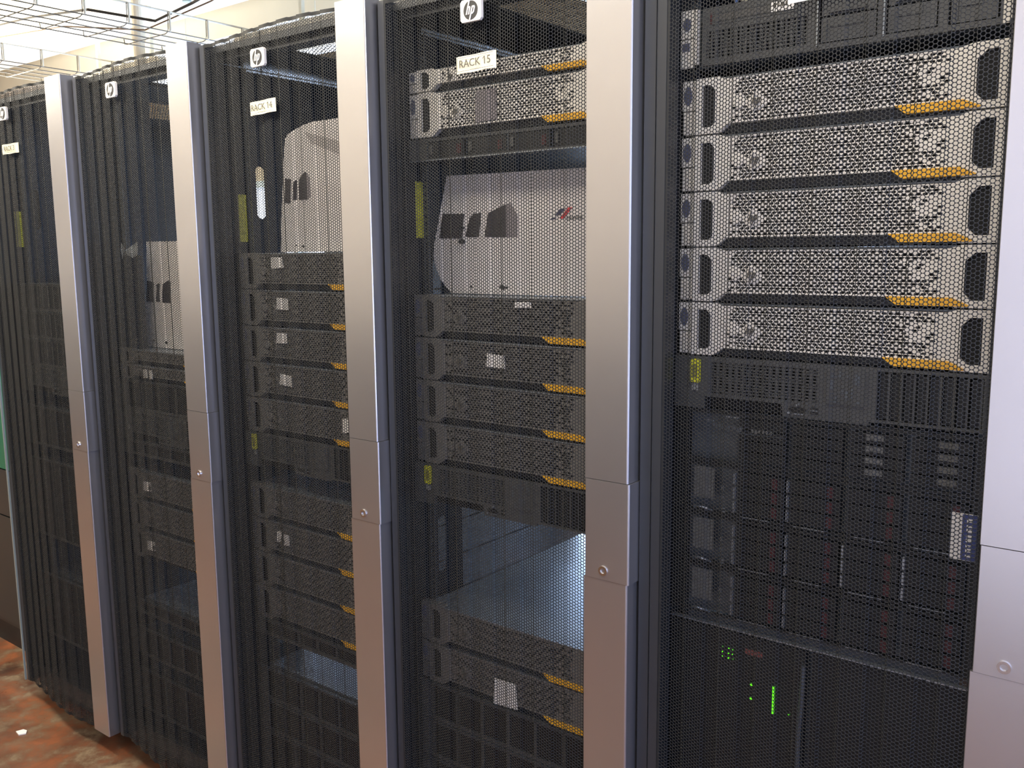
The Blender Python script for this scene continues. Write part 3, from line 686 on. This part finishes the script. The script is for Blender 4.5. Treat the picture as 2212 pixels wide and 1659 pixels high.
# ---- disk shelves of the nearest rack
SPECK = mat('printed_label', (.13,.13,.12), 0, .6, .9, 420)
def disk_shelf(key, top, label, bars, nrow=3, latches=False):
    H = 2*U - .0014
    t = empty('disk_shelf', (BASE[key]+XS, YF, zt(top-2)+.0007), label, 'disk shelf', 'disk shelves')
    link('chassis', CH[(2,'d')], t)
    MB().plate([(0,.001),(EW,.001),(EW,H),(0,H)], [chamf(.020,.466,.005,H-.005,.001)], 0, .006).obj('face', BLACK, t)
    cw = .0885 if True else .1
    for c in range(4 if not latches else 4):
        x = .110 + .0895*c
        for r in range(nrow):
            z = .008 + (H-.016)/nrow*r; h = (H-.016)/nrow
            d = MB(); d.box(x+.004, x+.084, .001, .010, z+.001, z+h-.0015)
            for q in range(4): d.box(x+.014, x+.062, -.0002, .001, z+.004+q*h/5, z+.0055+q*h/5)
            dc = d.obj('drive_carrier', BLACK, t)
            if not latches:
                box('latch', DRED, dc, x+.064,x+.073,-.0015,.001,z+.003,z+h-.004)
                if c in bars: o = box('carrier_bar', STEEL, dc, x+.0,x+.0035,-.003,.003,z+.002,z+h-.003); o['label'] = 'bright silver bar'
            elif c in (2, 3):
                o = box('carrier_label', SPECK, dc, x+.040-(c==2)*.012,x+.066-(c==2)*.012,-.001,.001,z+h*.35,z+h-.003); o['label'] = 'pale printed label'
    if not latches:
        o = box('number_label', SPECK, t, .038,.076,-.001,0,.026,H-.008); o['label'] = 'pale label with rows of print'
        a = MB(); a.tube([(.040,-.001,.006),(.044,-.012,.012),(.056,-.016,.015),(.068,-.012,.012),(.072,-.001,.006)], .0018, 8); o = a.obj('pull_handle', STEEL, t); o['label'] = 'arched silver pull handle'
        MB().box(.088,.096,-.001,0,.012,.014).box(.088,.096,-.001,0,.007,.0085).box(.088,.092,-.001,0,.030,.034).box(.088,.092,-.001,0,.045,.052).obj('side_marks', STEEL, t)
        for c in range(4): box('shelf_lip', STEEL, t, .122+.0895*c,.172+.0895*c,-.001,0,.0035,.0045)
    else:
        for k in range(6): box('front_mark', SPECK, t, .137+.0062*k, .141+.0062*k, -.001, 0, .0575, .0635)
        box('front_line', DSTEEL, t, .112, .190, -.001, 0, .0545, .0553)
        for x, z in ((.075,.064),(.086,.064),(.098,.062),(.108,.063),(.118,.061)): MB().disc(x, z, .0045, -.003, 0, 10).obj('button', DSTEEL, t)
        for x, z in ((.060,.070),(.093,.079),(.104,.079)): box('side_marks', STEEL, t, x,x+.012,-.001,0,z,z+.0015)
    return t
disk_shelf('E', 26, 'black storage unit with small round buttons under the yellow-tagged server, nearest rack', (), nrow=4, latches=True)
disk_shelf('E', 24, 'topmost of three disk shelves with arched handles in the nearest rack', (0, 1))
disk_shelf('E', 22, 'middle one of three disk shelves with arched handles in the nearest rack', (0, 1, 2, 3))
disk_shelf('E', 20, 'lowest of three disk shelves with arched handles, above the bright metal lip', (0, 1))
o = empty('barcode_card', (2.352, .094, 1.058), 'white and blue barcode card hanging by the right trim of the nearest rack', 'card')
box('card', PAPER, o, 0,.034,0,.001,0,.068); c2 = box('blue_field', BLUE, o, .014,.034,-.0008,0,.001,.067)
for k in range(8): box('barcode_mark', PAPER, c2, .020,.027,-.0014,-.0008,.006+k*.0072,.006+k*.0072+.003+.002*(k % 2))

# ---- power unit at the bottom of the nearest rack
PUH = zt(18)-zt(9)-.002
t = empty('power_unit', (BASE['E']+XS, YF, zt(9)), 'tall black power supply unit with green lights, bottom of the nearest rack', 'power unit')
box('chassis', DSTEEL, t, .022,.461,.02,.72,0,PUH-.004)
MB().plate([(0,0),(.238,0),(.240,PUH-.018),(0,PUH-.018)], [], 0, .02).obj('control_face', BLACK, t)
MB().plate([(.246,0),(EW,0),(EW,PUH-.018),(.250,PUH-.018)], [], .004, .02).obj('battery_face', BLACK, t)
o = box('top_lip', STEEL, t, 0,EW,-.006,.004,PUH-.012,PUH-.0095); o['label'] = 'thin bright metal lip'
g = MB(); n = 0
pts = []
for k in range(40):
    z = .004 + k*(PUH-.045)/39; pts.append((.236+.002*math.sin(z*22), -.004, z))
g.tube(pts, .0042, 6).obj('seam_rib', DSTEEL, t)
o = box('maker_label', mat('brick_label', (.20,.06,.05), 0, .5, .4, 300), t, .137,.168,-.001,0,PUH-.049,PUH-.040); o['label'] = 'dark red label'
o = MB()
for r in range(3):
    for c in range(3): o.disc(.097+.0075*c+(.004 if c else 0), PUH-.048-.0085*r, .0011, -.0015, 0, 8)
led = o.obj('status_light', GREENLED, t); led['label'] = 'small green status lights'
z0 = .7365 - zt(9)
q = box('load_bar', GREENLED, t, .1875,.1908,-.002,0,z0,z0+.0485); q['label'] = 'bright green vertical light bar'
for zz in (.7776, .7531):
    q = MB(); c = (.151, zz - zt(9))
    q.plate([(c[0]+.0042*math.cos(a*math.pi/8), c[1]+.0042*math.sin(a*math.pi/8)) for a in range(16)], [[(c[0]+.0026*math.cos(a*math.pi/6), c[1]+.0026*math.sin(a*math.pi/6)) for a in range(12)]], -.002, 0)
    q.obj('button_ring', BLACK, t); q = MB().disc(c[0], c[1], .0024, -.002, 0, 10).obj('button_light', GREENLED, t); q['label'] = 'green lit button'
MB().disc(.216, .7445-zt(9), .0012, -.0015, 0, 8).obj('status_light', GREENLED, t)

# ---- white covers with dark panes standing on the servers
def cover(key, y, outline, panes, marks, label, logo=None):
    x0 = min(p[0] for p in outline); z0 = min(p[1] for p in outline)
    t = empty('equipment_cover', (x0, y, z0), label, 'cover', 'white covers with dark panes')
    sh = lambda P: [(a-x0, b-z0) for a, b in P]
    b = MB().plate(sh(outline), [], 0, .03).obj('shell', WHITE, t)
    for P, mm in panes:
        q = MB().plate(sh(P), [], -.0012, .0).obj('pane', mm, t); q['label'] = 'dark tinted pane' if mm is TINT else 'grey tinted pane'
    for (a, c, r) in marks: MB().plate([(a-x0-r, c-z0), (a-x0, c-z0+r*.7), (a-x0+r, c-z0), (a-x0+r*.4, c-z0-r*.8)], [], -.0012, 0).obj('mark', INK, t)
    return t, x0, z0
bot15 = zt(30)+.0002
c15, cx, cz = cover('D', .160, [(1.352,bot15),(1.338,1.425),(1.322,1.442),(1.310,1.465),(1.303,1.490),(1.3055,1.5125),(1.3150,1.545),(1.3245,1.58),(1.3325,1.610),(1.3452,1.6537),(1.755,1.6480),(1.755,bot15)],
    [([(1.3225,1.5266),(1.3841,1.5255),(1.3914,1.575),(1.3323,1.577)], TINT), ([(1.3942,1.5300),(1.400,1.5276),(1.43,1.5276),(1.4369,1.5755),(1.418,1.5745),(1.4062,1.566)], TINT),
     ([(1.4446,1.5273),(1.500,1.5262),(1.500,1.590),(1.455,1.5748)], TINT), ([(1.5005,1.5262),(1.5281,1.5259),(1.5285,1.568),(1.5125,1.592),(1.5005,1.5903)], MAUVE)],
    [(1.407,1.4275,.004),(1.489,1.4275,.008),(1.500,1.4265,.004)], 'white nose-shaped cover with dark panes and a red and blue mark, in RACK 15')
o = MB().tube([(1.394-cx,-.003,1.548-cz),(1.390-cx,-.012,1.536-cz),(1.388-cx,-.006,1.522-cz)], .0016, 6).obj('latch_pin', BLACK, c15)
MB().disc(1.387-cx, 1.519-cz, .005, -.010, 0, 10).tube([(1.378-cx,-.002,1.549-cz),(1.394-cx,-.004,1.548-cz)], .0012, 6).obj('latch_knob', BLACK, c15)
def para(x, z, w, h, s): return [(x-cx, z-cz), (x+w-cx, z-cz), (x+w+s-cx, z+h-cz), (x+s-cx, z+h-cz)]
MB().plate(para(1.6185,1.5650,.011,.0120,.012), [], -.0014, 0).plate(para(1.608,1.5575,.010,.0035,.004), [], -.0014, 0).obj('blue_flash', mat('navy_print', (.05,.05,.10), 0, .5), c15)
MB().plate(para(1.6290,1.5585,.009,.0200,.020), [], -.0014, 0).obj('red_flash', RED, c15)
link('lettering', text_mesh('ERWEB', .0115, .0002, GREYINK, align='LEFT'), c15, (1.6445-cx, -.001, 1.5585-cz))
bot14 = zt(32)+.0002
SHADEGREY = mat('cover_shade_grey', (.50,.46,.44), 0, .5, .1, 20)
c14c, _x, _z = cover('C', .160, [(.797,bot14),(.803,1.58),(.812,1.64),(.820,1.71),(.830,1.768),(.840,1.779),(.862,1.786),(.895,1.795),(.93,1.800),(1.155,1.800),(1.155,bot14)],
    [([(.821,1.619),(.842,1.618),(.846,1.674),(.825,1.678)], TINT), ([(.851,1.625),(.865,1.625),(.868,1.672),(.857,1.668)], TINT), ([(.873,1.624),(.905,1.624),(.905,1.686),(.899,1.689),(.878,1.673)], TINT), ([(.9055,1.624),(.916,1.632),(.916,1.673),(.9055,1.685)], MAUVE)],
    [(.856,1.518,.003),(.881,1.515,.005)], 'tall white cover with rounded top corner and three dark panes, in RACK 14')
q = MB().plate([(.903-.797,1.779-bot14),(1.012-.797,1.752-bot14),(1.060-.797,1.735-bot14),(1.060-.797,1.700-bot14),(1.012-.797,1.723-bot14),(.972-.797,1.737-bot14),(.926-.797,1.752-bot14)], [], -.0012, 0).obj('shade_band', SHADEGREY, c14c); q['label'] = 'grey slanted band of painted shade'  # band of shade painted onto the cover front as a grey strip
bot13 = zt(26)+.0002
cover('B', .160, [(.150,bot13),(.163,1.30),(.175,1.36),(.186,1.43),(.196,1.5358),(.560,1.534),(.560,bot13)],
    [([(.178,1.366),(.212,1.365),(.221,1.421),(.188,1.426)], TINT), ([(.229,1.366),(.246,1.366),(.252,1.418),(.237,1.416)], TINT), ([(.26,1.365),(.299,1.364),(.308,1.422),(.297,1.427),(.268,1.417)], TINT)],
    [(.204,1.254,.004),(.268,1.251,.007)], 'white flat-topped cover with three dark panes, left of the RACK 14 rack')
# dark bracket with a paper flag beside the white cover left of RACK 14
t = empty('document_pouch', (.177+BASE['B'], .118, zt(26)+.0005), 'dark pouch with a crumpled clear bag, beside the white cover left of RACK 14', 'pouch')
box('pouch', mat('navy_plastic', (.03,.035,.05), 0, .4), t, -.055,.040,0,.012,.0,.262)
b = MB(); b.face([(-.03,.0,.275),(.035,.004,.300),(.045,-.004,.262),(-.005,.002,.252)]); b.face([(-.05,.002,.300),(-.02,-.003,.280),(-.045,.0,.250),(-.055,.003,.28)])
o = b.obj('crumpled_bag', mat('clear_bag', (.45,.48,.50), 0, .3), t); o['label'] = 'crumpled clear plastic bag'
for z in (.012,.022,.195,.206): box('printed_mark', SPECK, t, .0,.010,-.001,0,z,z+.006)

# ---- plain chassis filling the rest of the racks
def blank_unit(key, top, nu, label, m=CARBON, chm=DSTEEL, ribs=6, lip=True, depth=.7):
    H = nu*U - .0016
    t = empty('rack_unit', (BASE[key]+XS, YF, zt(top-nu)+.0008), label, 'rack unit', 'plain dark rack units')
    box('chassis', chm, t, .022,.461,.020,depth,0,H-.001)
    f = MB(); holes = []
    w = (.420)/ribs
    for k in range(ribs): holes.append(chamf(.034+w*k+.004, .034+w*(k+1)-.004, .008, H-.008, .0015))
    f.plate([(0,0),(EW,0),(EW,H),(0,H)], holes, 0, .006); f.obj('face', m, t)
    for k in range(ribs): box('bay_cover', BLACK, t, .034+w*k+.005, .034+w*(k+1)-.005, .003, .012, .009, H-.009)
    if lip: box('front_lip', DSTEEL, t, .004,.478,-.003,0,H-.0016,H)
    return t
blank_unit('D', 11, 2, 'dark six-bay unit below the lowest yellow tab of RACK 15')
blank_unit('D', 9, 2, 'dark unit at the very bottom of the view in RACK 15')
blank_unit('D', 7, 4, 'tall dark unit near the floor of RACK 15', ribs=4)
blank_unit('C', 11, 1, 'slim dark unit under the lower four servers in RACK 14')
blank_unit('C', 8, 2, 'dark unit with a bare metal lid in the lower gap of RACK 14', chm=STEEL)
blank_unit('C', 6, 2, 'dark unit second from the floor of RACK 14')
blank_unit('C', 4, 3, 'dark unit lowest in RACK 14', ribs=4)
blank_unit('B', 24, 2, 'dark unit under the slim servers left of RACK 14', ribs=5)
blank_unit('B', 20, 1, 'slim unit below the louvred server left of RACK 14')
blank_unit('B', 9, 1, 'slim unit with a bare metal lid low in the rack left of RACK 14', chm=STEEL)
blank_unit('B', 7, 2, 'dark unit near the floor, left of RACK 14')
blank_unit('B', 4, 3, 'dark unit lowest in the rack left of RACK 14', ribs=4)
for i, (t_, n) in enumerate(((30, 2), (28, 2), (26, 2))):
    blank_unit('A', t_, n, ['topmost', 'second', 'third'][i] + ' of the dark switches above the louvred server in the RACK 3 rack', ribs=12)
blank_unit('A', 21, 3, 'dark three-unit box below the louvred server in the RACK 3 rack', ribs=8)
blank_unit('A', 17, 6, 'tall dark unit with vertical bays in the RACK 3 rack', ribs=8)
blank_unit('A', 8, 5, 'dark unit with bare lid near the floor of the RACK 3 rack', ribs=6)
blank_unit('E', 9, 5, 'dark unit beneath the power supply of the nearest rack', ribs=4)
o = empty('rating_card', (BASE['A']+.52, .09, .27), 'tiny pale card low beside the trim of the RACK 3 rack', 'card'); box('card', PAPER, o, 0,.02,0,.002,0,.045)

# ------------------------------------------------------------------ left end: dark gloss cabinet, green reflection painted on its upper door
t = empty('storage_cabinet', (-2.3, .16, 0), 'dark grey cabinet with a painted green reflection, beyond the left end of the racks', 'cabinet')
box('body', GREYP, t, 0,1.56,.02,.7,.09,1.95)
o = MB().box(.01,1.545,0,.02,.725,1.94).obj('door', GREENREFL, t); o['label'] = 'upper door painted with a green reflection'
o = MB().box(.01,1.545,0,.02,.545,.720).obj('drawer', GREYP, t); o = MB().box(.01,1.545,0,.02,.12,.540).obj('drawer', GREYP, t)
box('plinth', BLACK, t, .02,1.56,.03,.68,0,.088)
st = MB(); holes = []
for r in range(90):
    for c in range(2):
        z = .14 + r*.02 + (.01 if c else 0); x = 1.567 + c*.016; holes.append((x, z))
holes_l = [[(x-.004,z-.003),(x+.004,z-.003),(x+.004,z+.003),(x-.004,z+.003)] for x, z in holes if z < 1.92]
st.plate([(1.555,.10),(1.592,.10),(1.592,1.94),(1.555,1.94)], holes_l, -.004, -.002); st.obj('slotted_strip', GREYP, t)
box('strip_backing', RECESS, t, 1.557,1.59,.0,.004,.10,1.93)
o = MB().rbox(-.5995+.0895, -.5995+.0965, .0215, .0275, ZB, ZT-.01, .001).obj('edge_trim', TEAL, RACKS['A']); o.location = (.599, 0, 0); o['label'] = 'pale edge trim'

# ------------------------------------------------------------------ cable trays, cables, pipe
def tray(x0, x1, y0, y1, z, label, ys):
    t = empty('cable_tray', (x0, y0, z), label, 'cable tray', 'wire cable trays')
    W_, L_ = x1-x0, y1-y0
    for k in range(5): MB().tube([(W_*k/4, 0, 0), (W_*k/4, L_, 0)], .0028, 6).obj('long_wire', WIRE, t)
    MB().tube([(W_+.006,0,.085),(W_+.006,L_,.085)], .0045, 6).obj('top_wire', WIREL, t)
    cw = MB().tube([(-.004,0,.020),(0,0,-.004),(.02,0,-.008),(W_-.02,0,-.008),(W_,0,-.002),(W_+.006,0,.012),(W_+.008,0,.085)], .0022, 6).mesh('cross_wire', WIRE)
    up = MB().tube([(W_+.010,0,.0),(W_+.010,0,.087)], .0050, 6).mesh('side_wire', WIREL)
    for y in ys: link('cross_wire', cw, t, (0, y-y0, 0)); link('side_wire', up, t, (0, y-y0+.008, 0))
    for y in (y0+.3, y1-.3): MB().tube([(W_/2, y-y0, 0),(W_/2, y-y0, 3.1-z)], .004, 6).obj('hanger', WIREL, t)
    return t
ys = [-.0+.1975*k+.19 for k in range(-4, 12)]
tray(-1.60, -1.235, -.6, 2.5, 2.5, 'wire cable tray under the ceiling, nearer one running front to back', ys)
tray(-2.85, -2.44, -.6, 2.5, 2.5, 'wire cable tray under the ceiling, farther one at the left', ys)
t = tag(MB().tube([(-3.4,1.25,2.83),(-2.6,1.22,2.78),(-2.05,1.25,2.74),(-1.85,1.5,2.70),(-1.6,1.56,2.76),(-1.1,1.56,2.83)], .007, 8).obj('cable_bundle', CABLE), 'thick black cable bundle sagging below the ceiling beam', 'cable')
t = tag(MB().tube([(-3.4,1.30,2.79),(-2.4,1.30,2.72),(-1.95,1.5,2.67),(-1.5,1.60,2.76),(-1.0,1.60,2.85)], .004, 8).obj('cable_bundle', mat('brown_cable', (.16,.09,.04), 0, .5)), 'thin brown cable sagging just under the black bundle', 'cable')
t = tag(MB().tube([(-2.15,1.58,3.1),(-2.15,1.58,2.2)], .03, 14).tube([(-2.15,1.58,2.72),(-2.15,1.58,2.66)], .038, 14).obj('drain_pipe', BEAMP), 'white vertical pipe hanging from the beam behind the wire tray', 'pipe')
t = tag(MB().plate([(.025*math.cos(k*math.pi/8), .025*math.sin(k*math.pi/8)) for k in range(16)], [], -.012, 0, axis='z').obj('ceiling_sensor', TEAL), 'small round grey sensor under the ceiling beam', 'sensor'); t.location = (-2.04, 1.82, 2.90)
t = tag(MB().disc(0, 0, .014, -.01, 0, 12).obj('bolt_head', CABLE), 'small dark bolt head on the side of the ceiling beam', 'bolt'); t.location = (-2.42, 1.62, 2.94)
# ------------------------------------------------------------------ floor debris
t = tag(MB().plate([(-.018,-.01),(.010,-.014),(.02,.004),(.004,.014),(-.012,.010)], [], .0005, .004, axis='z').obj('paper_scrap', PAPER), 'tiny white scrap on the brown floor at bottom left', 'scrap'); t.location = (-.27, -.10, 0)
t = tag(MB().plate([(-.05,-.02),(.03,-.03),(.05,.01),(-.01,.03)], [], .0005, .003, axis='z').obj('plastic_scrap', PAPER), 'clear plastic scrap by the plinth of the left-end cabinet', 'scrap'); t.location = (-1.02, .10, 0)
